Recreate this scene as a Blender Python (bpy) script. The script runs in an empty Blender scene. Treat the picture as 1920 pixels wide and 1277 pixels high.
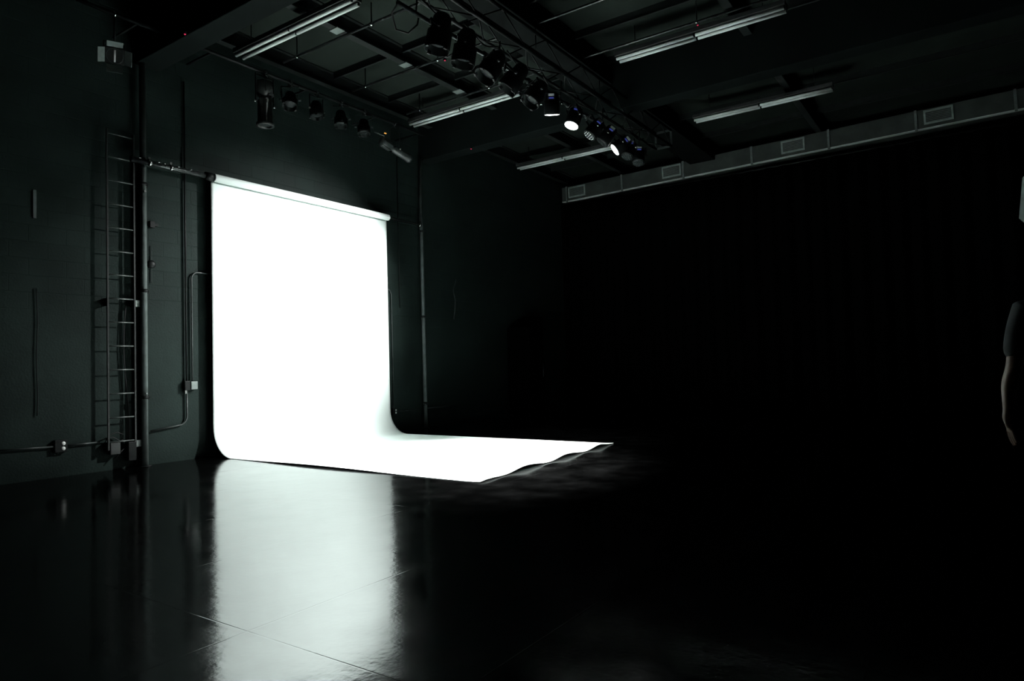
import bpy, bmesh, math, random
from mathutils import Vector, Matrix, Quaternion
random.seed(7)
scene = bpy.context.scene
C = scene.collection
PI = math.pi

# ------------------------------------------------------------------ helpers
class MB:
    def __init__(self):
        self.bm = bmesh.new(); self.smooth = False
    def box(self, a, b, rot=None, piv=None):
        x0, y0, z0 = a; x1, y1, z1 = b
        vs = [self.bm.verts.new(v) for v in [(x0,y0,z0),(x1,y0,z0),(x1,y1,z0),(x0,y1,z0),(x0,y0,z1),(x1,y0,z1),(x1,y1,z1),(x0,y1,z1)]]
        for f in [(0,3,2,1),(4,5,6,7),(0,1,5,4),(1,2,6,5),(2,3,7,6),(3,0,4,7)]:
            self.bm.faces.new([vs[i] for i in f])
        if rot is not None:
            bmesh.ops.rotate(self.bm, verts=vs, cent=Vector(piv or ((x0+x1)/2,(y0+y1)/2,(z0+z1)/2)), matrix=rot)
        return self
    def tube(self, pts, r, n=10, caps=True):
        pts = [Vector(p) for p in pts]; rings = []
        up = None
        for i, p in enumerate(pts):
            if i == 0: d = pts[1]-p
            elif i == len(pts)-1: d = p-pts[i-1]
            else: d = (pts[i+1]-p).normalized()+(p-pts[i-1]).normalized()
            d.normalize()
            if up is None:
                up = Vector((0,0,1)) if abs(d.z) < .9 else Vector((1,0,0))
            s = d.cross(up); s.normalize(); u = s.cross(d); u.normalize(); up = u
            rr = r[i] if isinstance(r, (list, tuple)) else r
            rings.append([self.bm.verts.new(p+s*math.cos(2*PI*k/n)*rr+u*math.sin(2*PI*k/n)*rr) for k in range(n)])
        for a, b in zip(rings, rings[1:]):
            for k in range(n):
                f = self.bm.faces.new([a[k], a[(k+1)%n], b[(k+1)%n], b[k]]); f.smooth = True
        if caps:
            self.bm.faces.new(rings[0][::-1]); self.bm.faces.new(rings[-1])
        return self
    def lathe(self, o, axis, prof, n=24, smooth=True):
        o = Vector(o); ax = Vector(axis).normalized()
        s = ax.cross(Vector((0,0,1)) if abs(ax.z) < .95 else Vector((0,1,0))).normalized(); u = ax.cross(s)
        rings = []
        for (t, r) in prof:
            c = o+ax*t
            if r < 1e-5: rings.append([self.bm.verts.new(c)])
            else: rings.append([self.bm.verts.new(c+(s*math.cos(2*PI*k/n)+u*math.sin(2*PI*k/n))*r) for k in range(n)])
        for a, b in zip(rings, rings[1:]):
            for k in range(n):
                va = [a[0]] if len(a) == 1 else [a[k], a[(k+1)%n]]
                vb = [b[0]] if len(b) == 1 else [b[(k+1)%n], b[k]]
                if len(va)+len(vb) < 3: continue
                f = self.bm.faces.new(va+vb); f.smooth = smooth
        return self
    def obb(self, c, ex, ey, ez, hx, hy, hz):
        c = Vector(c); vs = []
        for k in (-1, 1):
            for (i, j) in ((-1,-1),(1,-1),(1,1),(-1,1)):
                vs.append(self.bm.verts.new(c+ex*hx*i+ey*hy*j+ez*hz*k))
        for f in [(0,3,2,1),(4,5,6,7),(0,1,5,4),(1,2,6,5),(2,3,7,6),(3,0,4,7)]:
            self.bm.faces.new([vs[i] for i in f])
        return self
    def quadgrid(self, P, smooth=True):
        V = [[self.bm.verts.new(p) for p in row] for row in P]
        for a, b in zip(V, V[1:]):
            for k in range(len(a)-1):
                f = self.bm.faces.new([a[k], a[k+1], b[k+1], b[k]]); f.smooth = smooth
        return self
    def build(self, name, m, parent=None, bevel=0, label=None):
        bmesh.ops.recalc_face_normals(self.bm, faces=self.bm.faces)
        me = bpy.data.meshes.new(name); self.bm.to_mesh(me); self.bm.free()
        o = bpy.data.objects.new(name, me); C.objects.link(o); me.materials.append(m)
        if parent: o.parent = parent
        if bevel:
            md = o.modifiers.new('bevel', 'BEVEL'); md.width = bevel; md.segments = 2; md.limit_method = 'ANGLE'
        if label: o['label'] = label
        return o

def tag(o, label, cat, group=None):
    o['label'] = label; o['category'] = cat
    if group: o['group'] = group
    return o
def thing(name, loc, label, cat, group=None, rotz=0):
    o = bpy.data.objects.new(name, None); C.objects.link(o); o.location = loc; o.rotation_euler = (0, 0, rotz)
    o.empty_display_size = .1
    return tag(o, label, cat, group)
def struct(o):
    o['kind'] = 'structure'; return o
def copy_tree(o, parent=None):
    c = o.copy(); C.objects.link(c); c.parent = parent
    for ch in list(o.children): copy_tree(ch, c)
    return c

# ------------------------------------------------------------------ materials
def mat(name, col, rough=.5, metal=0, ior=1.5, noise=0, nscale=8, bump=0, bscale=30, emis=None, estr=0, rvar=0):
    m = bpy.data.materials.new(name); m.use_nodes = True; nt = m.node_tree; N = nt.nodes; L = nt.links
    b = N['Principled BSDF']
    b.inputs['Base Color'].default_value = (*col, 1); b.inputs['Roughness'].default_value = rough
    b.inputs['Metallic'].default_value = metal; b.inputs['IOR'].default_value = ior
    tc = N.new('ShaderNodeTexCoord')
    if noise:
        t = N.new('ShaderNodeTexNoise'); t.inputs['Scale'].default_value = nscale; t.inputs['Detail'].default_value = 5
        L.new(tc.outputs['Object'], t.inputs['Vector'])
        mr = N.new('ShaderNodeMapRange'); mr.inputs['From Min'].default_value = .3; mr.inputs['From Max'].default_value = .7
        mr.inputs['To Min'].default_value = 1-noise; mr.inputs['To Max'].default_value = 1+noise
        L.new(t.outputs['Fac'], mr.inputs['Value'])
        v = N.new('ShaderNodeVectorMath'); v.operation = 'SCALE'; v.inputs[0].default_value = col
        L.new(mr.outputs['Result'], v.inputs['Scale']); L.new(v.outputs[0], b.inputs['Base Color'])
        if rvar:
            m2 = N.new('ShaderNodeMapRange'); m2.inputs['To Min'].default_value = max(.02, rough-rvar); m2.inputs['To Max'].default_value = rough+rvar
            L.new(t.outputs['Fac'], m2.inputs['Value']); L.new(m2.outputs['Result'], b.inputs['Roughness'])
    if bump:
        t = N.new('ShaderNodeTexNoise'); t.inputs['Scale'].default_value = bscale; t.inputs['Detail'].default_value = 6
        L.new(tc.outputs['Object'], t.inputs['Vector'])
        bp = N.new('ShaderNodeBump'); bp.inputs['Strength'].default_value = bump; bp.inputs['Distance'].default_value = .01
        L.new(t.outputs['Fac'], bp.inputs['Height']); L.new(bp.outputs['Normal'], b.inputs['Normal'])
    if emis:
        b.inputs['Emission Color'].default_value = (*emis, 1); b.inputs['Emission Strength'].default_value = estr
    return m

PAPER = mat('white seamless paper', (.86, .93, .905), .75, ior=1.3, noise=.01, nscale=3)
BLKMET = mat('black painted metal', (.005, .006, .006), .45, ior=1.22, noise=.3, nscale=20)
GREYMET = mat('scuffed dark grey paint', (.024, .029, .028), .4, ior=1.4, noise=.35, nscale=15, bump=.2)
RUNG = mat('worn rung paint', (.05, .058, .055), .4, noise=.3, nscale=30)
LADDER = mat('ladder paint', (.012, .014, .0135), .4, ior=1.35, noise=.3, nscale=20)
PIPE = mat('glossy dark pipe paint', (.060, .074, .071), .62, ior=1.3, noise=.3, nscale=8)
STEEL = mat('bare steel', (.55, .57, .56), .25, metal=1, noise=.2, nscale=30)
POLE = mat('scratched black pole', (.035, .04, .04), .28, metal=.6, noise=.7, nscale=25, bump=.5, bscale=50)
TUBE = mat('unlit fluorescent tube glass', (.88, .95, .92), .25, noise=.05)
HOUSE = mat('black fixture housing', (.015, .016, .016), .5, noise=.2)
DUCT = mat('painted duct sheet metal', (.042, .049, .045), .5, ior=1.25, noise=.25, nscale=3, bump=.15, bscale=6)
DUCTL = mat('paler duct flange', (.11, .13, .125), .45, noise=.25, nscale=20)
GRILLEP = mat('pale register frame paint', (.24, .29, .27), .45, noise=.2, nscale=20)
LITSTRIP = mat('duct bottom strip with painted highlight', (.80, .88, .85), .45, noise=.08, nscale=5)  # near-white colour paints in the light caught along the duct's lower edge
GRILLE = mat('grey grille frame', (.10, .12, .113), .45, noise=.2, nscale=20)
DECK = mat('painted ceiling deck', (.0135, .0175, .0150), .85, ior=1.07, noise=.25, nscale=1.2)
BEAM = mat('dark painted beam', (.004, .0048, .0046), .8, ior=1.1, noise=.3, nscale=4)
BEAML = mat('soffit paint', (.0040, .0056, .0053), .8, ior=1.09, noise=.25, nscale=2)
CLOTH = mat('black drape cloth', (.0012, .0012, .0012), .95, ior=1.05, noise=.2)
RUBBER = mat('black cable rubber', (.004, .004, .004), .6, ior=1.3, noise=.1)
LENSGL = mat('unlit lamp lens', (.010, .013, .013), .4, ior=1.25, noise=.5, nscale=60, bump=.6, bscale=90)
LENSON = mat('lit lamp lens', (.9, .9, .9), .3, emis=(.93, 1, .98), estr=14, noise=.02)
SCREEN = mat('blue lamp display', (.01, .01, .05), .3, emis=(.14, .20, 1), estr=.16, noise=.02)
LABELM = mat('pale sticker', (.5, .52, .5), .5, noise=.2)
REDLED = mat('red indicator light', (.2, .0, .02), .3, emis=(1, .05, .15), estr=.6, noise=.02)
AMBER = mat('amber indicator light', (.2, .1, .02), .3, emis=(1, .45, .08), estr=.9, noise=.02)
WHITEPL = mat('white outlet socket', (.6, .62, .6), .4, noise=.05)
BOXM = mat('electrical box paint', (.007, .009, .0085), .45, noise=.3)
SKIN = mat('skin', (.16, .095, .065), .5, noise=.1, nscale=30, bump=.1, bscale=80)
SHIRT = mat('black shirt cloth', (.012, .016, .017), .9, noise=.2, nscale=30)
TROUS = mat('black trouser cloth', (.008, .008, .009), .9, noise=.2, nscale=30)
HAIR = mat('dark hair', (.01, .008, .007), .6, noise=.3, nscale=60)
EYE = mat('eye', (.03, .03, .03), .3, noise=.02)
DIFF = mat('white diffuser cloth', (.30, .38, .345), .8, noise=.05)
TOPHAT = mat('worn lamp snout inside', (.03, .036, .034), .4, ior=1.3, noise=.3, nscale=20)

def floor_mat():
    m = bpy.data.materials.new('glossy black floor'); m.use_nodes = True; nt = m.node_tree; N = nt.nodes; L = nt.links
    b = N['Principled BSDF']
    # worn lacquer over black sheet: an even mirror strength at all angles
    b.inputs['Base Color'].default_value = (.258, .258, .258, 1); b.inputs['Metallic'].default_value = 1
    b.inputs['Specular Tint'].default_value = (.45, .45, .45, 1)
    tc = N.new('ShaderNodeTexCoord'); sx = N.new('ShaderNodeSeparateXYZ'); L.new(tc.outputs['Object'], sx.inputs[0])
    def math_(op, a, bb=None, c=None):
        n = N.new('ShaderNodeMath'); n.operation = op
        for i, v in enumerate((a, bb, c)):
            if v is None: continue
            if isinstance(v, (int, float)): n.inputs[i].default_value = v
            else: L.new(v, n.inputs[i])
        return n.outputs[0]
    # butt joints of the 1.2 x 2.4 m floor sheets
    dx = math_('PINGPONG', math_('ADD', sx.outputs['X'], 4.0+12), .6)
    dy = math_('PINGPONG', math_('ADD', sx.outputs['Y'], -1.885+12), 1.2)
    d = math_('MINIMUM', dx, dy)
    def ramp(v, w, hi):
        r = N.new('ShaderNodeMapRange'); r.interpolation_type = 'SMOOTHSTEP'
        r.inputs['From Min'].default_value = 0; r.inputs['From Max'].default_value = w
        r.inputs['To Min'].default_value = hi; r.inputs['To Max'].default_value = 0; L.new(v, r.inputs['Value']); return r.outputs[0]
    groove = ramp(d, .006, -.42)
    swell = ramp(d, .05, .22)
    def noise(scale, det=2, stretch=None):
        t = N.new('ShaderNodeTexNoise'); t.inputs['Scale'].default_value = scale; t.inputs['Detail'].default_value = det
        if stretch:
            mp = N.new('ShaderNodeMapping'); mp.inputs['Scale'].default_value = stretch; L.new(tc.outputs['Object'], mp.inputs[0]); L.new(mp.outputs[0], t.inputs['Vector'])
        else: L.new(tc.outputs['Object'], t.inputs['Vector'])
        return t.outputs['Fac']
    h = math_('ADD', groove, swell)
    h = math_('ADD', h, math_('MULTIPLY', noise(1.6, 2), 2.2))
    h = math_('ADD', h, math_('MULTIPLY', noise(9, 3), .7))
    h = math_('ADD', h, math_('MULTIPLY', noise(34, 3), .32))
    bp = N.new('ShaderNodeBump'); bp.inputs['Strength'].default_value = 1; bp.inputs['Distance'].default_value = .00085
    L.new(h, bp.inputs['Height']); L.new(bp.outputs['Normal'], b.inputs['Normal'])
    mr = N.new('ShaderNodeMapRange'); mr.inputs['From Min'].default_value = .3; mr.inputs['From Max'].default_value = .75
    mr.inputs['To Min'].default_value = .09; mr.inputs['To Max'].default_value = .16
    L.new(noise(3, 5), mr.inputs['Value']); L.new(mr.outputs[0], b.inputs['Roughness'])
    return m

def wall_mat(name, base, mort_above, rough=.42):
    # painted concrete block: block joints only read above mort_above, plaster skim below
    m = bpy.data.materials.new(name); m.use_nodes = True; nt = m.node_tree; N = nt.nodes; L = nt.links
    b = N['Principled BSDF']; b.inputs['IOR'].default_value = 1.13
    tc = N.new('ShaderNodeTexCoord'); sx = N.new('ShaderNodeSeparateXYZ'); L.new(tc.outputs['Object'], sx.inputs[0])
    ad = N.new('ShaderNodeMath'); ad.operation = 'ADD'; L.new(sx.outputs['X'], ad.inputs[0]); L.new(sx.outputs['Y'], ad.inputs[1])
    cx = N.new('ShaderNodeCombineXYZ'); L.new(ad.outputs[0], cx.inputs['X']); L.new(sx.outputs['Z'], cx.inputs['Y'])
    br = N.new('ShaderNodeTexBrick'); L.new(cx.outputs[0], br.inputs['Vector'])
    br.inputs['Scale'].default_value = 1; br.inputs['Brick Width'].default_value = .4; br.inputs['Row Height'].default_value = .2
    br.inputs['Mortar Size'].default_value = .006; br.inputs['Mortar Smooth'].default_value = .6
    br.inputs['Color1'].default_value = (1,1,1,1); br.inputs['Color2'].default_value = (.82,.82,.82,1); br.inputs['Mortar'].default_value = (1.1,1.1,1.1,1)
    n1 = N.new('ShaderNodeTexNoise'); n1.inputs['Scale'].default_value = 1.6; n1.inputs['Detail'].default_value = 8; L.new(tc.outputs['Object'], n1.inputs['Vector'])
    n2 = N.new('ShaderNodeTexNoise'); n2.inputs['Scale'].default_value = 45; n2.inputs['Detail'].default_value = 6; L.new(tc.outputs['Object'], n2.inputs['Vector'])
    mk = N.new('ShaderNodeMapRange'); mk.inputs['From Min'].default_value = mort_above-.15; mk.inputs['From Max'].default_value = mort_above+.15; L.new(sx.outputs['Z'], mk.inputs['Value'])
    ht = N.new('ShaderNodeMath'); ht.operation = 'MULTIPLY'; L.new(br.outputs['Fac'], ht.inputs[0]); L.new(mk.outputs[0], ht.inputs[1])
    mr = N.new('ShaderNodeMapRange'); mr.inputs['From Min'].default_value = .3; mr.inputs['From Max'].default_value = .7; mr.inputs['To Min'].default_value = .72; mr.inputs['To Max'].default_value = 1.25
    L.new(n1.outputs['Fac'], mr.inputs['Value'])
    mx = N.new('ShaderNodeMix'); mx.data_type = 'RGBA'; L.new(mk.outputs[0], mx.inputs['Factor']); mx.inputs[6].default_value = (1,1,1,1); L.new(br.outputs['Color'], mx.inputs[7])
    v = N.new('ShaderNodeVectorMath'); v.operation = 'SCALE'; L.new(mx.outputs[2], v.inputs[0]); L.new(mr.outputs[0], v.inputs['Scale'])
    v2 = N.new('ShaderNodeVectorMath'); v2.operation = 'MULTIPLY'; L.new(v.outputs[0], v2.inputs[0]); v2.inputs[1].default_value = base
    L.new(v2.outputs[0], b.inputs['Base Color'])
    r = N.new('ShaderNodeMapRange'); r.inputs['To Min'].default_value = rough-.12; r.inputs['To Max'].default_value = rough+.15; L.new(n1.outputs['Fac'], r.inputs['Value']); L.new(r.outputs[0], b.inputs['Roughness'])
    h = N.new('ShaderNodeMath'); h.operation = 'MULTIPLY_ADD'; L.new(n2.outputs['Fac'], h.inputs[0]); h.inputs[1].default_value = .9; 
    neg = N.new('ShaderNodeMath'); neg.operation = 'MULTIPLY'; L.new(ht.outputs[0], neg.inputs[0]); neg.inputs[1].default_value = -1.2
    L.new(neg.outputs[0], h.inputs[2])
    bp = N.new('ShaderNodeBump'); bp.inputs['Strength'].default_value = .8; bp.inputs['Distance'].default_value = .004
    L.new(h.outputs[0], bp.inputs['Height']); L.new(bp.outputs['Normal'], b.inputs['Normal'])
    return m
WALL = wall_mat('painted block wall', (.0092, .0148, .0132), 2.05, .55)
WALLD = wall_mat('black painted wall', (.002, .002, .002), 0, .7)
WALLB = mat('matte black trunking', (.003, .003, .003), .9, ior=1.15, noise=.1)

# ------------------------------------------------------------------ room shell
WX = -9.14; RX = 6.0; BY = 16.2; FY = -3.0; DZ = 6.2
struct(MB().box((WX-.3, FY-.3, -.2), (RX+.3, BY+.3, 0)).build('floor', floor_mat()))
struct(MB().box((WX-.3, FY-.3, DZ), (RX+.3, BY+.3, DZ+.2)).build('ceiling', DECK))
struct(MB().box((WX-.3, FY, 0), (WX, BY, DZ)).build('wall_left', WALL))
struct(MB().box((RX, FY, 0), (RX+.3, BY, DZ)).build('wall_right', WALLD))
struct(MB().box((WX-.3, BY, 0), (RX+.3, BY+.3, DZ)).build('wall_back', WALLD))
struct(MB().box((WX-.3, FY-.3, 0), (RX+.3, FY, DZ)).build('wall_front', WALLD))
# deep cross beams (left wall to right wall)
struct(MB().box((WX, 4.56, 5.35), (RX, 4.89, DZ)).build('trim_1', BEAML, bevel=.01))
struct(MB().box((WX, 10.16, 5.35), (RX, 10.47, DZ)).build('trim_2', BEAML, bevel=.01))
# girder above the truss
struct(MB().box((-5.42, 4.89, 5.8), (-4.82, 10.16, DZ)).build('trim_3', BEAM, bevel=.01))
struct(MB().box((-5.42, 10.47, 5.8), (-4.82, BY, DZ)).build('trim_4', BEAM, bevel=.01))

def ibeam_y(x, y0, y1, z0, z1, w, name):
    m = MB()
    m.box((x-w/2, y0, z0), (x+w/2, y1, z0+.018)); m.box((x-w/2, y0, z1-.018), (x+w/2, y1, z1)); m.box((x-.008, y0, z0+.018), (x+.008, y1, z1-.018))
    return struct(m.build(name, GREYMET if 'x' == '' else BEAM2))
BEAM2 = mat('roof rail paint', (.010, .012, .0115), .5, ior=1.2, noise=.3, nscale=6)
k = 5
for x in (-8.80, -7.22, -2.6):
    for (a, b) in ((4.89, 10.16), (10.47, BY)):
        ibeam_y(x, a, b, 5.95, DZ, .12, 'trim_%d' % k); k += 1
# purlins between the rails
for y in (5.72, 7.66, 8.94, 10.02, 11.8, 13.3, 14.7):
    if 4.5 < y < 10.1 or y > 10.5:
        for (a, b) in ((-8.74, -7.28), (-7.16, -5.42), (-4.82, -2.66), (-2.54, 2.0)):
            m = MB(); m.box((a, y-.018, 6.08), (b, y+.018, 6.09)); m.box((a, y-.006, 6.09), (b, y+.006, DZ))
            struct(m.build('trim_%d' % k, BEAM2)); k += 1

# ------------------------------------------------------------------ ceiling pipes
for i, (y, lab) in enumerate([(6.50, 'thin black ceiling pipe with bright scuffs, nearest of the three behind the truss'), (7.88, 'thin black ceiling pipe carrying a tiny red light, middle of the three'), (9.21, 'thin black ceiling pipe running just in front of the second row of fluorescent lights')]):
    t = thing('ceiling_pipe', (WX+.6, y, 5.90), lab, 'pipe', 'thin pipes under the ceiling')
    MB().tube([(0, 0, 0), (8.6, 0, 0)], .019, 8).build('pipe', POLE, t)
    for x in (.32, 1.0+.9, 3.3, 5.5, 7.6):
        MB().box((x-.006, -.006, .015), (x+.006, .006, .30)).build('hanger', BLKMET, t)
        MB().tube([(x-.02, 0, 0), (x+.02, 0, 0)], .03, 10).build('pipe_clip', STEEL, t)
for i, y in enumerate((6.40, 7.78, 9.10)):
    o = MB().box((-.085, -.07, -.012), (.085, .07, 0)).build('junction_plate', BEAM2)
    o.location = (-7.22, y, 5.951)
    o.data.materials[0] = GRILLE
    tag(o, 'square pale steel plate under the ceiling rail, ' + ('nearest the camera', 'middle one', 'farthest, beside the second light row')[i], 'plate', 'plates under the ceiling rail')
for i, (x, y, z, px) in enumerate([(-7.86, 4.545, 5.37, 'on the near cross beam'), (-7.78, 10.145, 5.33, 'on the far cross beam at the left'), (-6.50, 7.88, 5.86, 'on the middle ceiling pipe behind the lamp'), (-3.03, 9.21, 5.86, 'on the pipe above the upper right light')]):
    t = thing('indicator_light', (x, y, z), 'tiny red indicator light ' + px, 'indicator', 'tiny red lights at the ceiling')
    MB().box((-.02, -.012, -.008), (.02, .015, .02)).build('case', BLKMET, t)
    MB().lathe((0, 0, -.008), (0, -.3, -1), [(0, .012), (.008, .010), (.012, 0)], 10).build('bulb', REDLED, t)

# ------------------------------------------------------------------ fluorescent fixtures
def make_fluor(loc, label):
    t = thing('fluorescent_light', loc, label, 'ceiling light', 'unlit fluorescent ceiling lights')
    L_ = 2.44
    MB().box((0, -.10, .045), (L_, .10, .11)).build('housing', HOUSE, t, bevel=.006)
    for s in (-1, 1):
        for a, b in ((.02, 1.205), (1.235, L_-.02)):
            tb = MB().tube([(a, s*.058, .012), (b, s*.058, .012)], .024, 12).build('tube', TUBE, t)
            for e in (a-.006, b+.006):
                MB().box((e-.008, s*.058-.014, .0), (e+.008, s*.058+.014, .05)).build('lamp_holder', BLKMET, tb)
    for x in (.3, 2.14):
        MB().tube([(x, 0, .11), (x, 0, DZ-loc[2])], .006, 6).build('hanger_rod', BLKMET, t)
    return t
fl = make_fluor((-8.63, 5.80, 5.735), 'unlit twin tube fluorescent light nearest the camera at upper left')
for loc, lab in [((-8.61, 9.40, 5.735), 'unlit twin tube fluorescent light ending behind the row of truss lamps'),
                 ((-8.63, 13.03, 5.735), 'dim distant fluorescent light whose right end meets a lit round lamp'),
                 ((-4.32, 9.32, 5.735), 'unlit twin tube fluorescent light at top right of the truss'),
                 ((-4.29, 12.62, 5.735), 'unlit fluorescent light on the right above the wall duct')]:
    c = copy_tree(fl); c.location = loc; c['label'] = lab

# ------------------------------------------------------------------ ceiling flat box near upper left
o = MB().box((-.42, -.16, -.03), (.42, .16, .03)).build('ceiling_panel_box', BEAM, bevel=.005)
o.location = (-7.1, 5.36, 6.0); tag(o, 'flat black box panel behind the nearest fluorescent light', 'box')
m = MB(); m.tube([(-.42-.0, 0, 0), (-.9, .02, .03), (-1.3, -.02, .03), (-1.72, 0, .05)], .008, 6)
o = m.build('ceiling_cable', RUBBER); o.location = (-7.1, 5.36, 6.0); tag(o, 'thin black cable leading from the flat ceiling box toward the left wall', 'cable')

# ------------------------------------------------------------------ paper backdrop
SX = -9.005; ZP = 4.0; RC = .055
t = thing('paper_backdrop', (-8.6, 7.33, 0), 'white seamless paper backdrop hanging from a pole and sweeping onto the black floor', 'backdrop')
def prof():
    P = []
    for i in range(13): P.append((SX, ZP-.02-(ZP-.02-.44)*i/12, 0))
    for i in range(1, 17):
        a = PI/2*i/16; P.append((SX+.43*(1-math.cos(a)), .44-.436*math.sin(a), i/16*.0))
    X0 = SX+.43
    for i in range(1, 61): P.append((X0+(-4.33-X0)*i/60, .004, i/60))
    return P
PR = prof(); rows = []
NY = 72
for (x, z, u) in PR:
    row = []
    for j in range(NY+1):
        v = j/NY
        yl = 5.575-.075*u if u > 0 else 5.575-.01*max(0, 1-(z/4))
        yr = 9.085-.03*u
        y = yl+(yr-yl)*v
        xx = x; zz = z
        if u > 0:
            xx = x + u*((-4.22-(-4.33))*(1-v)+(-4.46-(-4.33))*v)
            # curled free edges
            e = max(0, (u-.955)/.045)
            w = .5+.5*math.sin(v*PI*2*3.4+1.9)
            zz += e*e*(.006+.038*w*min(1, 8*(1-v))*min(1, 8*v))
            e2 = max(0, (.03-v)/.03)
            zz += e2*e2*.020*math.sin(min(1, u*1.15)*PI)**2
        else:
            zz = z
        row.append((xx+8.6, y-7.33, zz))
    rows.append(row)
sheet = MB().quadgrid(rows).build('paper_sheet', PAPER, t)
md = sheet.modifiers.new('thick', 'SOLIDIFY'); md.thickness = .0016; md.offset = 0
MB().lathe((SX+RC+.004+8.6, 5.585-7.33, ZP), (0, 1, 0), [(0, .028), (0, RC), (.004, RC+.002), (3.49, RC+.002), (3.495, RC), (3.495, .028)], 32).build('paper_roll', PAPER, t)
PXX = SX+RC+.004
# core end collars
# ------------------------------------------------------------------ uprights and crossbar
t = thing('crossbar_pole', (PXX, 7.4, ZP), 'scratched black horizontal pole carrying the white paper roll between two upright pipes', 'pole')
MB().tube([(0, 4.42-7.4, 0), (0, 5.45-7.4, 0)], .036, 14).build('pole', POLE, t)
MB().tube([(0, 5.45-7.4, 0), (0, 9.95-7.4, 0)], .026, 14).build('pole_core', POLE, t)
MB().lathe((0, 5.45-7.4, 0), (0, 1, 0), [(0, .036), (.0, .058), (.10, .060), (.12, .03)], 18).build('collar', BLKMET, t)
for y, s in ((4.66, 1.2), (4.95, .8), (9.93, 1)):
    m = MB(); m.lathe((0, y-7.4-.02, 0), (0, 1, 0), [(0, .036), (0, .036+.012*s), (.04, .036+.012*s), (.04, .036)], 14)
    m.box((-.012, y-7.4-.015, .03), (.012, y-7.4+.015, .075)); m.build('clamp', STEEL, t, label='bright bare steel clamp')
for y in (4.5, 4.75, 4.83, 5.02, 5.2):
    MB().tube([(.02, y-7.4, .032), (.024, y-7.4+.05, .03)], .007, 6).build('bolt', STEEL, t)

def upright(y, r, lab, zt, clampz):
    t = thing('upright_pipe', (WX+.11, y, 0), lab, 'pipe', 'upright pipes on the left wall')
    MB().tube([(0, 0, .0), (0, 0, zt)], r, 20).build('pipe', PIPE, t)
    MB().lathe((0, 0, 0), (0, 0, 1), [(0, 0), (0, r*2), (.012, r*2), (.014, r)], 20).build('foot_flange', BLKMET, t)
    for z in clampz:
        m = MB(); m.box((-.11, .052, z-.03), (-.0, .068, z+.03)); m.box((-.01, .0, z-.012), (.0, .068, z+.012)); m.lathe((0, 0, z-.02), (0, 0, 1), [(0, r), (0, r+.01), (.04, r+.01), (.04, r)], 18)
        m.build('wall_bracket', BLKMET, t)
    return t
u1 = upright(4.62, .040, 'thick upright pipe at left carrying the near end of the pole beside the ladder', 5.35, (.9, 2.3, 3.72))
MB().tube([(.045, 0, .95), (.058, 0, .95)], .012, 8).build('bolt', STEEL, u1)
MB().tube([(.045, 0, 3.62), (.06, 0, 3.62)], .016, 8).build('bolt', STEEL, u1)
u2 = upright(10.08, .036, 'upright pipe on the wall to the right of the white paper', 5.35, (.5, 2.2, 3.9))
MB().tube([(.0, -.05, .46), (.05, .0, .47), (.02, .05, .46)], .008, 8).build('clip', STEEL, u2, label='bright bare steel clip')

# matte black trunking between ladder and upright
t = thing('cable_trunking', (WX+.002, 4.50, 0), 'flat matte black vertical trunking on the wall between the ladder and the thick pipe', 'trunking')
MB().box((0, .03, 0), (.055, .175, 4.02)).build('casing', WALLB, t, bevel=.003)
m = MB()
m.tube([(.064+.004*math.sin(i*1.3), .09+.035*math.cos(i*1.05), 1.78+.016*i) for i in range(0, 16)], .005, 6)
m.build('cable_coil', RUBBER, t)

# ------------------------------------------------------------------ wall ladder
LXo = WX+.17
t = thing('steel_ladder', (WX, 4.3, 0), 'narrow black steel wall ladder with thin rungs beside the thick upright pipe', 'ladder')
yl, yr = 4.172-4.3, 4.503-4.3
zb, ztp = .26, 4.35
for y in (yl, yr):
    MB().box((.088, y-.011, zb), (.112, y+.011, ztp)).build('rail', LADDER, t, bevel=.003)
n = 0; z = .36
while z < 4.3:
    MB().tube([(.10, yl, z), (.10, yr, z)], .0085, 8).build('rung', RUNG, t); z += .303
for z in (.31, 2.13):
    for y, e in ((yl, -.0), (yr, .0)):
        m = MB(); m.box((0, y-.005, z-.05), (.09, y+.005, z+.05)); m.build('standoff', BLKMET, t)
    MB().box((.088, yr+.011, z-.042), (.096, yr+.155, z+.042)).build('side_plate', GRILLE, t, label='paler flat side plate')
# cable tangle on ladder foot, and cable up the rail
t2 = thing('cable_bundle', (WX+.045, 4.36, 0), 'tangled thin black cables hanging in the lower half of the wall ladder', 'cable')
pts = [(0, .06+.03*math.sin(z*3), z) for z in [i*.1 for i in range(2, 22)]]
MB().tube(pts, .007, 6).build('cable', RUBBER, t2)
pts = [(.03, -.1+.12*math.sin(i*.8), .15+.09*abs(math.sin(i*.9))+.015*i) for i in range(18)]
MB().tube(pts, .007, 6).build('cable', RUBBER, t2)
m = MB(); m.box((-.03, -.16, .20), (.05, -.04, .36)); m.build('junction_box', BOXM, t2, bevel=.006)
m = MB(); m.box((-.03, .05, .10), (.07, .15, .34)); m.build('junction_box', BLKMET, t2, bevel=.006)

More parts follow.
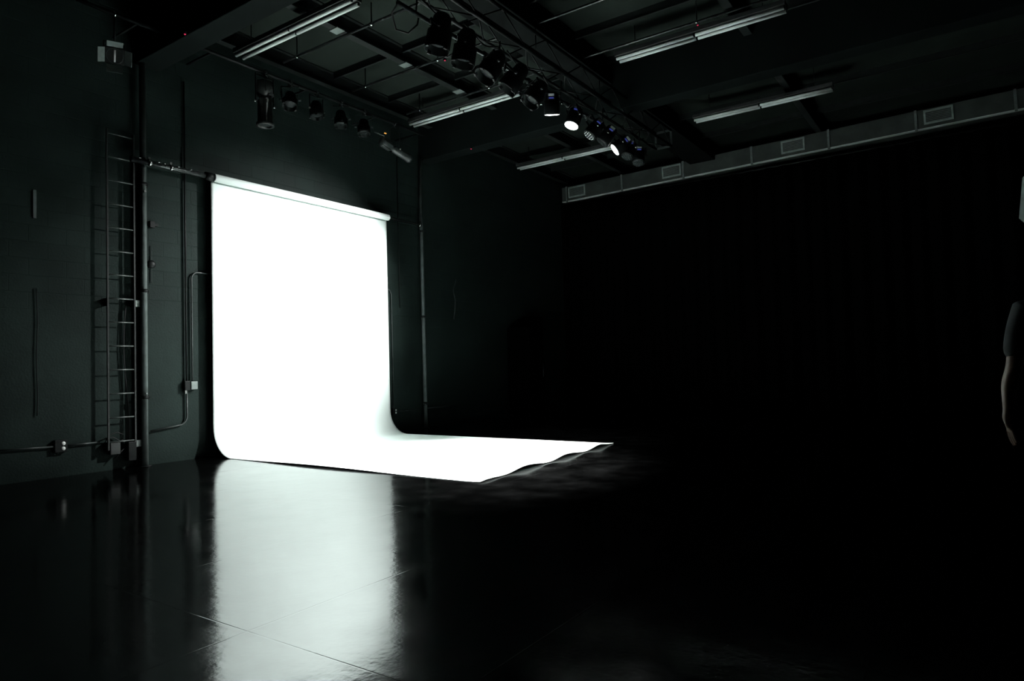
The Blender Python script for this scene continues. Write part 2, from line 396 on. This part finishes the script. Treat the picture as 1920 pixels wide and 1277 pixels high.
# ------------------------------------------------------------------ conduits, boxes and outlets on the left wall
def arc(c, r, a0, a1, n=8):
    return [(0, c[0]+r*math.cos(a0+(a1-a0)*i/n), c[1]+r*math.sin(a0+(a1-a0)*i/n)) for i in range(n+1)]
t = thing('conduit', (WX+.03, 5.24, 1.03), 'long black conduit from ceiling to switch box, left of the white paper', 'conduit')
MB().tube([(0, 0, .06), (0, 0, 4.3)], .013, 8).build('conduit_run', BLKMET, t)
MB().tube([(0, 0, -.06), (0, 0, -.42)]+[(0, -.12+.12*math.cos(a), -.42-.12*math.sin(a)) for a in [PI/2*i/8 for i in range(1, 9)]]+[(0, -.5, -.585)], .012, 8).build('conduit_run', GREYMET, t)
b = MB().box((-.03, -.045, -.065), (.035, .035, .065)).build('switch_box', BLKMET, t, bevel=.006)
b = MB().box((-.03, .045, -.055), (.04, .14, .055)).build('switch_box', GRILLE, t, bevel=.006, label='paler grey switch box')
MB().box((.0, -.03, -.11), (.012, .0, -.065)).build('lever', STEEL, t)
t = thing('conduit', (WX+.03, 5.325, 1.03), 'short thinner conduit beside the long one, bending behind the white paper at its top', 'conduit')
MB().tube([(0, 0, .055), (0, 0, 1.5)]+[(0, .10-.10*math.cos(a), 1.5+.10*math.sin(a)) for a in [PI/2*i/8 for i in range(1, 9)]]+[(0, .6, 1.6)], .012, 8).build('conduit_run', GREYMET, t)
for z, lab in ((3.22, 'small dark wall fitting high up right of the thick upright pipe'), (2.68, 'small round dark wall fitting lower right of the thick upright pipe')):
    t = thing('pipe_fitting', (WX, 4.77, z), lab, 'fitting', 'dark fittings beside the thick pipe')
    if z > 3: MB().box((0, -.03, -.045), (.05, .04, .045)).build('body', BLKMET, t, bevel=.006); MB().box((.0, .04, -.02), (.04, .09, .02)).build('spout', BLKMET, t, bevel=.004)
    else:
        MB().lathe((0, 0, 0), (1, 0, 0), [(0, .055), (.03, .055), (.045, .03), (.045, 0)], 16).build('body', BLKMET, t)
        MB().tube([(.015, .0, -.25), (.015, 0, .25)], .006, 6).build('rod', GREYMET, t)

def outlet(y, z, s, lab, run):
    t = thing('power_outlet', (WX, y, z), lab, 'outlet', 'outlet boxes on the left wall')
    MB().box((0, -.055*s, -.06*s), (.05, .055*s, .06*s)).build('outlet_box', BLKMET, t, bevel=.006)
    for k_ in (-1, 1):
        MB().lathe((.05, .02*s, k_*.024*s), (1, 0, 0), [(0, .019*s), (.004, .018*s), (.004, 0)], 14).build('socket', WHITEPL, t, label='pale round socket')
    for r_ in run:
        MB().tube(r_, .010, 8).build('conduit_run', GREYMET, t)
outlet(3.66, .37, 1.25, 'wall outlet box with two pale sockets at far left near the floor', [[(.03, -.06, 0), (.03, -.62, .02)], [(.03, .06, .0), (.03, .44, .0)]])
outlet(9.30, .385, 1.0, 'small wall outlet with two pale sockets just right of the white paper', [[(.02, .05, 0), (.02, .7, .0)], [(.02, .72+.14, .0), (.02, 1.9, .0)], [(.02, -.01, .06), (.02, -.01, 2.22), (.02, -.05, 2.29), (.02, -.12, 2.31), (.02, -.5, 2.31)]])
t = thing('conduit', (WX+.02, 3.42, 0), 'dark vertical cable on the wall left of the ladder', 'conduit')
MB().tube([(0, .006*math.sin(i*.7), .75+i*.10) for i in range(16)], .006, 8).build('conduit_run', BLKMET, t)
o = MB().box((-.0, -.018, -.17), (.02, .018, .17)).build('cover_plate', PIPE, bevel=.004); o.location = (WX, 3.40, 3.25)
tag(o, 'narrow pale upright plate on the dark wall at far left', 'plate')
t = thing('conduit', (WX+.02, 9.52, 0), 'thin conduit high on the wall between the white paper and the right upright pipe', 'conduit')
MB().tube([(0, 0, 2.35), (0, 0, 5.3)], .008, 8).build('conduit_run', BLKMET, t)
t = thing('conduit', (WX+.03, 11.17, 0), 'faint bent cable on the dark wall beyond the right upright pipe', 'conduit')
MB().tube([(0, .06, 3.05), (0, .02, 2.95), (0, -.04, 2.85), (0, -.03, 2.75), (0, .02, 2.62), (0, .0, 2.4), (0, -.05, 2.2)], .010, 8).build('conduit_run', GREYMET, t)
t = thing('equipment_cabinet', (WX+.45, 13.15, 0), 'tall narrow black cabinet with small feet, barely visible in the dark far corner', 'cabinet')
MB().box((-.3, -.25, .12), (.3, .4, 2.05)).build('body', mat('black cabinet paint', (.0008, .0008, .0008), .9, ior=1.05, noise=.2), t, bevel=.02)
for (x, y) in ((.24, -.2), (.24, .34), (-.24, -.2), (-.24, .34)):
    c_ = MB().lathe((x-.018, y, .045), (1, 0, 0), [(0, 0), (0, .045), (.036, .045), (.036, 0)], 14).build('caster', GREYMET, t)
    MB().box((x-.02, y-.03, .06), (x+.02, y+.03, .125)).build('fork', BLKMET, c_)
MB().tube([(.31, .28, .9), (.33, .28, .92), (.33, .28, 1.2), (.31, .28, 1.22)], .01, 8).build('handle', GREYMET, t)

# ------------------------------------------------------------------ duct on far wall
t = thing('air_duct', (-8.9, 15.5, 5.467), 'long rectangular sheet metal duct with four grilles high on the far wall', 'duct')
t.rotation_euler = (0, -.0165, 0)
MB().box((0, .0, 0), (14.6, .42, .375)).build('duct_body', DUCT, t, bevel=.004)
MB().box((.0, -.012, -.012), (14.6, .09, .002)).build('bottom_flange', LITSTRIP, t, label='lower edge strip with its highlight painted in pale')
for x in [.15+1.585*i for i in range(9)]:
    MB().box((x-.022, -.03, -.03), (x+.022, .0, .385)).build('seam_flange', DUCTL, t, label='paler upright seam flange')
for (a, b) in ((.21, .70), (2.80, 3.27), (5.54, 6.02), (8.21, 8.70), (10.9, 11.4)):
    z0, z1 = .065, .345
    m = MB(); w = .032
    m.box((a, -.03, z0), (b, 0, z0+w)); m.box((a, -.03, z1-w), (b, 0, z1)); m.box((a, -.03, z0+w), (a+w, 0, z1-w)); m.box((b-w, -.03, z0+w), (b, 0, z1-w))
    g = m.build('grille_frame', GRILLEP, t, label='pale grey grille frame')
    s_ = MB()
    for i in range(7):
        zz = z0+w+.012+i*(z1-z0-2*w-.02)/6.3
        s_.box((a+w, -.022, zz), (b-w, -.006, zz+.007), Matrix.Rotation(.5, 3, 'X'))
    s_.build('louvres', DUCTL, g)
# black drape under the duct
rows = []
NXc = 420
for zi in range(7):
    z = .02+zi*(5.40-.02)/6
    rows.append([(WX+.12+j*(14.9/NXc), 15.62+.07*math.sin(j*.62+.5*math.sin(j*.11))*(1-.25*zi/6)+.02*math.sin(j*.23), z) for j in range(NXc+1)])
cu = MB().quadgrid(rows).build('stage_curtain', CLOTH)
md = cu.modifiers.new('thick', 'SOLIDIFY'); md.thickness = .006
tag(cu, 'plain black floor length drape covering the far wall beneath the duct', 'curtain')
t = thing('curtain_rail', (-1.6, 15.62, 5.42), 'black rail directly under the duct holding the black drape', 'rail')
MB().tube([(-7.4, 0, 0), (7.5, 0, 0)], .018, 8).build('rail', BLKMET, t)
for x in (-7.2, -3.6, 0, 3.6, 7.2):
    MB().box((x-.02, .0, 0), (x+.02, .58, .03)).build('wall_bracket', BLKMET, t)

# ------------------------------------------------------------------ truss
TX = -4.72
t = thing('lighting_truss', (TX, 8.0, 5.2), 'long black box truss running along the ceiling above the row of stage lamps', 'truss')
y0, y1 = 3.2-8, 12.1-8
for dx in (-.15, .15):
    for dz in (0, .3):
        MB().tube([(dx, y0, dz), (dx, y1, dz)], .024, 10).build('chord', BLKMET, t)
N_ = 18; st = (y1-y0)/N_
for i in range(N_):
    a = y0+i*st; b = a+st; e = i % 2
    for dx in (-.15, .15):
        MB().tube([(dx, a, .3*e), (dx, b, .3*(1-e))], .009, 6).build('brace', BLKMET, t)
    MB().tube([(-.15 if e else .15, a, 0), (.15 if e else -.15, b, 0)], .009, 6).build('brace', BLKMET, t)
for y in (y0, y1):
    m = MB()
    for dx in (-.15, .15): m.box((dx-.02, y-.006, 0), (dx+.02, y+.006, .3))
    for dz in (0, .3): m.box((-.15, y-.006, dz-.02), (.15, y+.006, dz+.02))
    m.build('end_plate', GREYMET, t)
for y in (5.6-8, 7.8-8, 9.7-8, 11.4-8):
    MB().tube([(-.10, y, .31), (-.10, y, .6)], .008, 6).build('hanging_rod', BLKMET, t)
LX = -4.75; BZ = 4.93
t = thing('lamp_bar', (LX, 8.2, BZ), 'black pipe slung under the truss that the row of stage lamps hangs from', 'pipe')
MB().tube([(0, 5.02-8.2, 0), (0, 11.3-8.2, 0)], .024, 12).build('pipe', POLE, t)
for y in (5.3, 6.8, 8.3, 9.6, 11.0):
    MB().tube([(0, y-8.2, .02), (.03, y-8.2, .27)], .010, 6).build('drop_arm', BLKMET, t)
# power cables looping between bar and truss
for i in range(7):
    y = 5.12+i*.86
    pts = []
    for j in range(13):
        s = j/12; pts.append((LX+.085+.02*math.sin(3*s+i), y+.72*s, BZ+.13-.07*math.sin(PI*s)+.02*math.sin(7*s+i)))
    o = MB().tube(pts, .009, 6).build('power_cable', RUBBER)
    tag(o, 'black power cable drooping between the lamp bar and the truss above it', 'cable', 'power cables looped along the lamp bar')
pts = [(LX-.036, 5.05, BZ), (LX-.16, 5.10, BZ-.03), (LX-.20, 5.2, BZ-.15), (LX-.10, 5.28, BZ-.19), (LX-.02, 5.34, BZ-.1), (LX-.037, 5.38, BZ+.0)]
o = MB().tube(pts, .010, 6).build('hanging_cable', RUBBER); tag(o, 'loose cable loop hanging off the near end of the lamp bar', 'cable')

# ------------------------------------------------------------------ stage lamps
def lamp(name, label, group, clamp, center, aim, r, length, kind, lens_m, cat='stage lamp'):
    """clamp: point on the bar; center: body centre; aim: point the lens looks at."""
    cl = Vector(clamp); ce = Vector(center)-cl
    ax = (Vector(aim)-Vector(center)).normalized()
    t = thing(name, clamp, label, cat, group)
    side = ax.cross(Vector((0, 0, 1)))
    if side.length < .15: side = Vector((0, 1, 0))
    side = Vector((side.x, side.y, 0)).normalized(); up = side.cross(ax).normalized()
    f = ce+ax*length/2; bk = ce-ax*length/2
    if kind == 'can':
        prof = [(0, 0), (0, r*.55), (length*.10, r*.72), (length*.45, r*.80), (length*.5, r*.98), (length*.86, r), (length, r), (length, r*.975), (length*.74, r*.9)]
        MB().lathe(bk, ax, prof, 28).build('body', BLKMET, t)
        m = MB(); m.lathe(f-ax*.001, ax, [(-length*.22, r*.88), (-.002, r*.965)], 28, True); m.build('snout_lining', TOPHAT, t)
        MB().lathe(f-ax*length*.25, ax, [(-.02, 0), (-.01, r*.6), (0, r*.88), (.015, r*.75), (.03, r*.4), (.035, 0)], 24).build('lens', lens_m, t)
        m = MB()
        for k_ in range(4):
            a = k_*PI/2+PI/4; d = side*math.cos(a)+up*math.sin(a); m.obb(f+d*r*.98-ax*.01, d, ax, d.cross(ax), .012, .02, .02)
        m.lathe(f-ax*.012, ax, [(0, r*.99), (0, r*1.02), (.004, r*1.02), (.004, r*.99)], 28); m.build('filter_clip', BLKMET, t)
    elif kind == 'led':
        prof = [(0, 0), (0, r*.62), (.02, r*.72), (length*.35, r*.76), (length*.38, r*.97), (length*.92, r), (length, r), (length, r*.9), (length*.96, r*.9)]
        MB().lathe(bk, ax, prof, 28).build('body', BLKMET, t)
        ln = MB().lathe(f, ax, [(-.012, r*.9), (.004, r*.9), (.008, r*.5), (.009, 0)], 28).build('lens', lens_m, t)
        if lens_m is not LENSON:
            m = MB()
            for (rr, nn) in ((.0, 1), (.38, 6), (.70, 12)):
                for k_ in range(nn):
                    a = 2*PI*k_/nn; d = side*math.cos(a)+up*math.sin(a)
                    m.lathe(f+d*r*rr+ax*.004, ax, [(0, r*.12), (.006, r*.09), (.008, 0)], 10)
            m.build('lens_beads', STEEL if 'glittering' in label else LENSGL, ln)
        # control panel on the back with a blue display and a pale sticker
        vw = Vector((4.7, -8.8, -1.0)); dc = (vw-ax*vw.dot(ax)).normalized(); tn = dc.cross(ax).normalized()
        bc = bk+ax*.055+dc*(r*.76)
        pn = MB().obb(bc, tn, ax, dc, r*.48, r*.44, .010).build('control_panel', BLKMET, t)
        MB().obb(bc+dc*.012+ax*r*.20, tn, ax, dc, r*.30, r*.10, .003).build('display', SCREEN, pn, label='small glowing blue display')
        MB().obb(bc+dc*.012-ax*r*.18, tn, ax, dc, r*.36, r*.14, .003).build('sticker', LABELM, pn, label='small pale sticker')
        m = MB()
        for k_ in range(12):
            a = 2*PI*k_/12; d = side*math.cos(a)+up*math.sin(a); m.obb(bk+ax*length*.2+d*r*.78, d, ax, d.cross(ax), r*.09, length*.14, .004)
        m.build('cooling_fins', BLKMET, t)
    elif kind == 'profile':
        prof = [(0, 0), (0, r*.8), (.03, r), (length*.30, r), (length*.32, r*.62), (length*.42, r*.62), (length*.44, r*.8), (length*.93, r*.8), (length*.94, r*.98), (length, r*.98), (length, r*.7), (length*.9, r*.7)]
        MB().lathe(bk, ax, prof, 24).build('body', GREYMET if abs(ax.z) < .5 else LADDER, t)
        MB().lathe(f-ax*.03, ax, [(-.01, 0), (0, r*.7), (.01, r*.5), (.015, 0)], 24).build('lens', lens_m, t)
        m = MB()
        for k_ in range(6):
            a = 2*PI*k_/6; d = side*math.cos(a)+up*math.sin(a); m.obb(bk+ax*length*.15+d*r*1.02, d, ax, d.cross(ax), .008, length*.13, .006)
        m.build('cooling_fins', BLKMET, t)
        for q in (.37,):
            m = MB()
            for k_ in range(4):
                a = k_*PI/2; d = side*math.cos(a)+up*math.sin(a); m.obb(bk+ax*length*q+d*r*.85, d, ax, d.cross(ax), r*.3, .003, .02)
            m.build('shutter_blades', STEEL, t)
    # yoke
    R_ = r*1.06+.012; m = MB()
    top = Vector((0, 0, -.06))
    yk = (top-ce); yk = yk-side*yk.dot(side); yl_ = yk.length; yd = yk.normalized(); yn = side.cross(yd)
    for s in (-1, 1): m.obb(ce+side*s*R_+yd*yl_/2, yd, side, yn, yl_/2+.012, .003, .014)
    m.obb(ce+yd*yl_, side, yd, yn, R_+.003, .003, .014)
    m.build('yoke', BLKMET, t)
    m = MB()
    for s in (-1, 1): m.tube([ce+side*s*(R_-.01), ce+side*s*(R_+.03)], .017, 8)
    m.build('tilt_knob', STEEL if kind != 'can' else GREYMET, t)
    # hook clamp
    m = MB(); m.lathe((0, -.015, 0), (0, 1, 0), [(0, .0238), (0, .038), (.03, .038), (.03, .0238)], 14); m.box((-.012, -.012, -.07), (.012, .012, -.03)); m.tube([(.03, 0, .0), (.065, 0, -.01)], .008, 6)
    m.build('clamp', GREYMET, t)
    return t, f, ax

G1 = 'stage lamps hanging in a row under the truss'
def tl(y, lab, aim, kind, lens, r=.13, length=.34, lz=4.6, dx=0):
    ln = Vector((-4.68, y, 4.6)); ax = (Vector(aim)-ln).normalized(); ctr = ln-ax*length/2
    return lamp('stage_lamp', lab, G1, (LX, ctr.y, BZ), ctr, aim, r, length, kind, lens)
tl(5.54, 'unlit black can lamp nearest the camera in the truss row', (-5.4, 5.0, 0), 'can', LENSGL, .138, .40)
tl(5.98, 'second unlit black can lamp in the truss row, pointing down', (-5.4, 5.4, 0), 'can', LENSGL, .138, .40)
tl(6.40, 'third unlit black can lamp in the truss row, tilted toward the camera', (-6.2, 3.5, 0), 'can', LENSGL, .135, .38)
tl(6.85, 'fourth unlit lamp in the truss row, above the right end of the fluorescent tubes', (-7.6, 4.6, 0), 'can', LENSGL, .13, .36)
tl(7.38, 'fifth unlit lamp in the truss row, all in black shadow', (-6.4, 4.4, 0), 'can', LENSGL, .13, .34)
LED_R = .108; LED_L = .29
lit = []
a = tl(7.94, 'lit round lamp seen edge on, its lens only a thin bright line', (-5.49, 9.20, 0), 'led', LENSON, LED_R, LED_L); lit.append(a)
a = tl(8.48, 'round lit stage lamp with white glowing lens, the left one of two bright discs', (-5.5, 6.75, 0), 'led', LENSON, LED_R, LED_L); lit.append(a)
tl(9.02, 'unlit round lamp directly right of the left glowing disc, with glittering beads', (-7.4, 6.1, 0), 'led', LENSGL, LED_R, LED_L)
tl(9.44, 'unlit round lamp directly left of the right glowing disc', (-8.0, 7.5, 0), 'led', LENSGL, LED_R, LED_L)
a = tl(9.89, 'round lit stage lamp with white glowing lens, the right one of two bright discs', (-9.0, 7.0, .9), 'led', LENSON, LED_R, LED_L); lit.append(a)
tl(10.36, 'unlit round lamp directly right of the right glowing disc', (-5.2, 8.4, 0), 'led', LENSGL, LED_R, LED_L)
tl(10.82, 'last unlit round lamp at the far end of the truss row', (-4.2, 9.2, 0), 'led', LENSGL, LED_R, LED_L)

# lamps along the left wall
PXW = -8.5; PZW = 5.6
t = thing('lamp_bar', (PXW, 7.0, PZW), 'black pipe along the left wall under the ceiling with dark lamps hanging from it', 'pipe')
MB().tube([(0, 3.6-7, 0), (0, 9.6-7, 0)], .024, 12).build('pipe', BLKMET, t)
for y in (4.3, 5.3, 6.9, 8.4, 9.5):
    MB().box((PXW*0-.62, y-7-.012, -.012), (0, y-7+.012, .012)).build('wall_arm', BLKMET, t)
G2 = 'unlit lamps along the left wall'
def wl(y, lab, dz, aim, kind, r, length, dx=0, dy=0):
    T, f, ax = lamp('stage_lamp', lab, G2, (PXW, y, PZW), (PXW+dx, y+dy, PZW-dz), aim, r, length, kind, LENSGL)
    m = MB(); m.box((.018, -.022, -.03), (.046, .022, .025)); m.tube([(.03, 0, -.03), (.05, .01, -.09)], .010, 8)
    m.build('clamp_bolt', STEEL, T, label='bright bare steel clamp bolt')
wl(6.13, 'long black profile lamp pointing straight down on the wall above the left of the paper', .47, (PXW+.02, 6.15, 0), 'profile', .13, .66)
wl(6.58, 'unlit round lamp beside the long downward lamp, with a bright clamp', .27, (-7.6, 5.6, 2.4), 'can', .11, .26)
wl(7.08, 'unlit lamp in the middle of the wall row, second round one from the left', .27, (-8.1, 6.9, 2.4), 'can', .11, .26)
wl(7.58, 'unlit lamp on the wall row with the brightest steel clamp', .27, (-8.1, 7.2, 2.4), 'can', .11, .26)
wl(8.09, 'unlit lamp on the wall row, last round one before the horizontal lamp', .27, (-8.1, 7.7, 2.4), 'can', .11, .26)
T, f, ax = lamp('stage_lamp', 'long black profile lamp lying nearly level at the far end of the wall row', G2, (PXW, 8.85, PZW), (PXW, 8.85, 5.12), (PXW, 12.0, 4.45), .085, .72, 'profile', LENSGL)
MB().box((.02, -.3, -.26), (.04, -.26, -.245)).build('indicator', AMBER, T, label='tiny amber light')
MB().box((.02, -.56, -.32), (.04, -.42, -.30)).build('handle', STEEL, T, label='bright steel handle')
MB().box((-.01, -.5, -.315), (.025, -.30, -.30)).build('handle_arm', STEEL, T)
# square floodlight with barn doors
t = thing('floodlight', (PXW, 4.02, PZW), 'square floodlight with four flared barn doors high on the left wall', 'floodlight')
MB().lathe((0, -.015, 0), (0, 1, 0), [(0, .0238), (0, .038), (.03, .038), (.03, .0238)], 14).build('clamp', STEEL, t)
MB().tube([(0, 0, -.03), (0, 0, -.36)], .012, 8).build('stem', BLKMET, t)
dirv = Vector((6.0, -2.6, -4.0)).normalized(); sd = dirv.cross(Vector((0, 0, 1))).normalized(); uv = sd.cross(dirv)
c0 = Vector((0, 0, -.52))
MB().obb(c0-dirv*.06, sd, uv, dirv, .105, .095, .07).build('body', BLKMET, t, bevel=.01)
MB().lathe(c0+dirv*.012, dirv, [(-.02, .095), (.0, .095), (.0, .09), (-.01, .05), (-.012, 0)], 24).build('reflector', LENSGL, t)
MB().tube([c0+dirv*.004-uv*.07, c0+dirv*.01+uv*.07], .012, 8).build('bulb', LABELM, t)
for (d, w) in ((sd, uv), (-sd, uv), (uv, sd), (-uv, sd)):
    n1 = (dirv*.75+d*.66).normalized(); nn = n1.cross(w).normalized()
    MB().obb(c0+d*.105+dirv*.012+n1*.055, n1, w, nn, .055, .085, .002).build('barn_door', GRILLE, t, label='pale barn door flap')
m = MB()
for s in (-1, 1): m.tube([c0+sd*s*.115-dirv*.03, c0+sd*s*.115-dirv*.03+Vector((0, 0, .16))], .008, 6)
m.tube([c0-sd*.115-dirv*.03+Vector((0, 0, .16)), c0+sd*.115-dirv*.03+Vector((0, 0, .16))], .008, 6)
m.build('yoke', GREYMET, t)

# ------------------------------------------------------------------ diffuser on a stand at the right edge
t = thing('diffuser_panel', (.525, 5.35, 0), 'pale round edged diffuser on a stand, its left edge peeking in at the right', 'diffuser')
cz = 2.18
nrm = Vector((-.62, -.75, .18)).normalized(); sd = nrm.cross(Vector((0, 0, 1))).normalized(); uv = sd.cross(nrm)
m = MB(); ctr = Vector((0, 0, cz)); ring = []
def octp(R, d):
    return [m.bm.verts.new(ctr+nrm*d+sd*R*1.0*math.cos(2*PI*k_/8+PI/8)+uv*R*math.sin(2*PI*k_/8+PI/8)) for k_ in range(8)]
A_ = octp(.36, .0); m.bm.faces.new(A_)
m.build('diffuser_cloth', DIFF, t)
m = MB(); A_ = octp(.375, -.004); B_ = octp(.375, -.04); D_ = octp(.12, -.26)
for P_, Q_ in ((A_, B_), (B_, D_)):
    for k_ in range(8): m.bm.faces.new([P_[k_], P_[(k_+1)%8], Q_[(k_+1)%8], Q_[k_]])
m.bm.faces.new(D_); m.build('shell', BLKMET, t)
back = ctr-nrm*.30
MB().lathe(ctr-nrm*.26, -nrm, [(0, 0), (0, .07), (.2, .07), (.2, 0)], 16).build('lamp_head', BLKMET, t)
MB().tube([Vector((back.x, back.y, .75)), back], .014, 10).build('pole', BLKMET, t)
for k_ in range(3):
    a = 2*PI*k_/3+.5
    MB().tube([(back.x, back.y, .78), (back.x+.42*math.cos(a), back.y+.42*math.sin(a), .012)], .010, 8).build('leg', BLKMET, t)

# ------------------------------------------------------------------ person at the right edge
pr = thing('person', (.375, 4.62, 0), 'person in black shirt standing at the right edge, bare arm hanging down', 'person', rotz=.30)
def skin_mesh(name, m_, V, E, R, parent, sub=2, root=0):
    me = bpy.data.meshes.new(name); me.from_pydata(V, E, []); me.update()
    o = bpy.data.objects.new(name, me); C.objects.link(o); me.materials.append(m_)
    s = o.modifiers.new('skin', 'SKIN'); s.use_smooth_shade = True
    lay = me.skin_vertices[0].data if len(me.skin_vertices) else None
    if lay is None:
        raise RuntimeError('no skin layer')
    for i, r in enumerate(R):
        lay[i].radius = r if isinstance(r, tuple) else (r, r); lay[i].use_root = (i == root)
    q = o.modifiers.new('sub', 'SUBSURF'); q.levels = sub; q.render_levels = sub
    if parent: o.parent = parent
    return o
def chainer():
    V, E, R = [], [], []
    def add(p, r, par=None):
        V.append(p); R.append(r)
        if par is not None: E.append((par, len(V)-1))
        return len(V)-1
    return V, E, R, add
V, E, R, add = chainer()
pel = add((0, 0, .93), (.145, .10)); wst = add((0, .0, 1.07), (.125, .088), pel); ch = add((0, .0, 1.26), (.15, .10), wst); sh = add((0, -.01, 1.40), (.13, .075), ch)
nk = add((0, -.005, 1.49), .052, sh); 
hd0 = add((-.005, .018, 1.555), (.064, .080), nk); hd1 = add((-.01, .015, 1.62), (.082, .098), hd0); hd2 = add((-.01, .005, 1.69), (.076, .090), hd1); hd3 = add((-.01, .0, 1.73), (.05, .06), hd2)
def arm(s, fwd):
    shd = add((s*.175, -.01, 1.385), .058, sh); ma = add((s*.215, -.02, 1.24), .050, shd); el = add((s*.245, -.03, 1.09), .041, ma)
    fa = add((s*.26, fwd*.4, .99), .042, el); wr = add((s*.265, fwd, .86), .027, fa)
    pm = add((s*.262, fwd+.01, .80), (.021, .036), wr); pk = add((s*.258, fwd+.015, .765), (.017, .038), pm)
    for q, (dy, L_) in enumerate(((-.030, .062), (-.010, .078), (.011, .085), (.032, .075))):
        a = add((s*(.256), fwd+.015+dy, .745), .0095, pk); b = add((s*(.248), fwd+.020+dy*1.05, .745-L_*.5), .0088, a); c = add((s*(.236), fwd+.020+dy*.95, .745-L_), .0075, b)
    a = add((s*.245, fwd+.055, .79), .011, pm); b = add((s*.238, fwd+.072, .755), .0095, a); c = add((s*.234, fwd+.075, .725), .008, b)
arm(-1, .02); arm(1, .05)
for s in (-1, 1):
    hp = add((s*.10, 0, .76), .082, pel); kn = add((s*.11, .01, .49), .06, hp); an = add((s*.12, -.02, .09), .04, kn); ft = add((s*.135, .07, .045), .035, an); to = add((s*.145, .15, .03), .028, ft)
body = skin_mesh('body', SKIN, V, E, R, pr, 2, 0)
V, E, R, add = chainer()
z_ = add((0, 0, .82), (.165, .125)); a = add((0, 0, .90), (.172, .130), z_); b = add((0, 0, 1.06), (.152, .115), a); c = add((0, 0, 1.26), (.168, .118), b); d = add((0, -.01, 1.40), (.152, .10), c); e = add((0, -.008, 1.475), .074, d)
for s in (-1, 1):
    f_ = add((s*.175, -.01, 1.385), .078, d); g_ = add((s*.218, -.02, 1.24), .066, f_); h_ = add((s*.243, -.027, 1.115), .062, g_)
skin_mesh('shirt', SHIRT, V, E, R, pr, 2, 0)
V, E, R, add = chainer()
z_ = add((0, 0, 1.0), (.140, .105)); a = add((0, 0, .92), (.150, .115), z_)
for s in (-1, 1):
    b = add((s*.10, 0, .76), .100, a); c = add((s*.11, .01, .49), .078, b); d = add((s*.12, -.015, .10), .066, c)
skin_mesh('trousers', TROUS, V, E, R, pr, 2, 0)
V, E, R, add = chainer()
a = add((-.01, .008, 1.735), (.078, .096)); b = add((-.01, -.022, 1.685), (.092, .096), a); c = add((-.008, -.046, 1.60), (.078, .058), b); d = add((-.008, -.045, 1.555), (.055, .038), c)
skin_mesh('hair', HAIR, V, E, R, pr, 2, 0)
for s in (-1, 1):
    V, E, R, add = chainer()
    a = add((s*.118, -.06, .045), (.042, .045)); b = add((s*.13, .06, .042), (.046, .04), a); c = add((s*.145, .16, .034), (.042, .032), b)
    skin_mesh('shoe', TROUS, V, E, R, pr, 2, 0)
fm = MB()
fm.lathe((-.01, .096, 1.612), (0, 1, -.35), [(0, .018), (.012, .016), (.028, .011), (.034, 0)], 12); fm.build('nose', SKIN, pr)
for s in (-1, 1):
    MB().lathe((-.01+s*.030, .084, 1.642), (0, 1, 0), [(0, .013), (.008, .010), (.012, 0)], 12).build('eye', EYE, pr)
    MB().lathe((-.01+s*.074, .005, 1.625), (s, -.2, 0), [(0, .026), (.012, .028), (.014, .018), (.008, 0)], 12).build('ear', SKIN, pr)
MB().obb((-.01, .092, 1.575), Vector((1, 0, 0)), Vector((0, 1, 0)), Vector((0, 0, 1)), .024, .006, .005).build('mouth', mat('lips', (.11, .045, .04), .5), pr, bevel=.003)

# ------------------------------------------------------------------ lights
def spot(loc, aim, power, ang, blend=.6, r=.1, col=(.945, 1, .985)):
    l = bpy.data.lights.new('lamp_beam', 'SPOT'); l.energy = power; l.spot_size = math.radians(ang); l.spot_blend = blend; l.shadow_soft_size = r; l.color = col
    o = bpy.data.objects.new('lamp_beam', l); C.objects.link(o); o.location = loc
    o.rotation_euler = (Vector(aim)-Vector(loc)).to_track_quat('-Z', 'Y').to_euler(); return o
SPOTS = [(2400, 48, 1), (16500, 63, 1.0), (6900, 58, 1)]
JAIM = Vector((-9.0, 7.12, 2.2))
for (T, f, ax), (p, an, bl) in zip(lit, SPOTS):
    loc = T.location+f+ax*.02
    spot(loc, JAIM if an == 58 else loc+ax*5, p, an, bl)

w = bpy.data.worlds.new('world'); scene.world = w; w.use_nodes = True
w.node_tree.nodes['Background'].inputs[0].default_value = (0, 0, 0, 1); w.node_tree.nodes['Background'].inputs[1].default_value = 0

# ------------------------------------------------------------------ camera
yaw, pitch, roll, fpx = 6.01575230e-01, 3.80297198e-02, -2.84435161e-02, 1274.46
f = Vector((-math.sin(yaw)*math.cos(pitch), math.cos(yaw)*math.cos(pitch), math.sin(pitch)))
r = f.cross(Vector((0, 0, 1))).normalized(); u = r.cross(f)
r2 = r*math.cos(roll)+u*math.sin(roll); u2 = -r*math.sin(roll)+u*math.cos(roll)
cam = bpy.data.cameras.new('camera'); co = bpy.data.objects.new('camera', cam); C.objects.link(co)
cam.sensor_width = 36; cam.lens = fpx*36/1920; cam.clip_start = .05
M = Matrix((r2, u2, -f)).transposed().to_4x4(); M.translation = Vector((0, 0, 1.17)); co.matrix_world = M
scene.camera = co
vs = scene.view_settings; vs.view_transform = 'Standard'; vs.look = 'None'; vs.gamma = 1; vs.exposure = 0; vs.use_curve_mapping = False
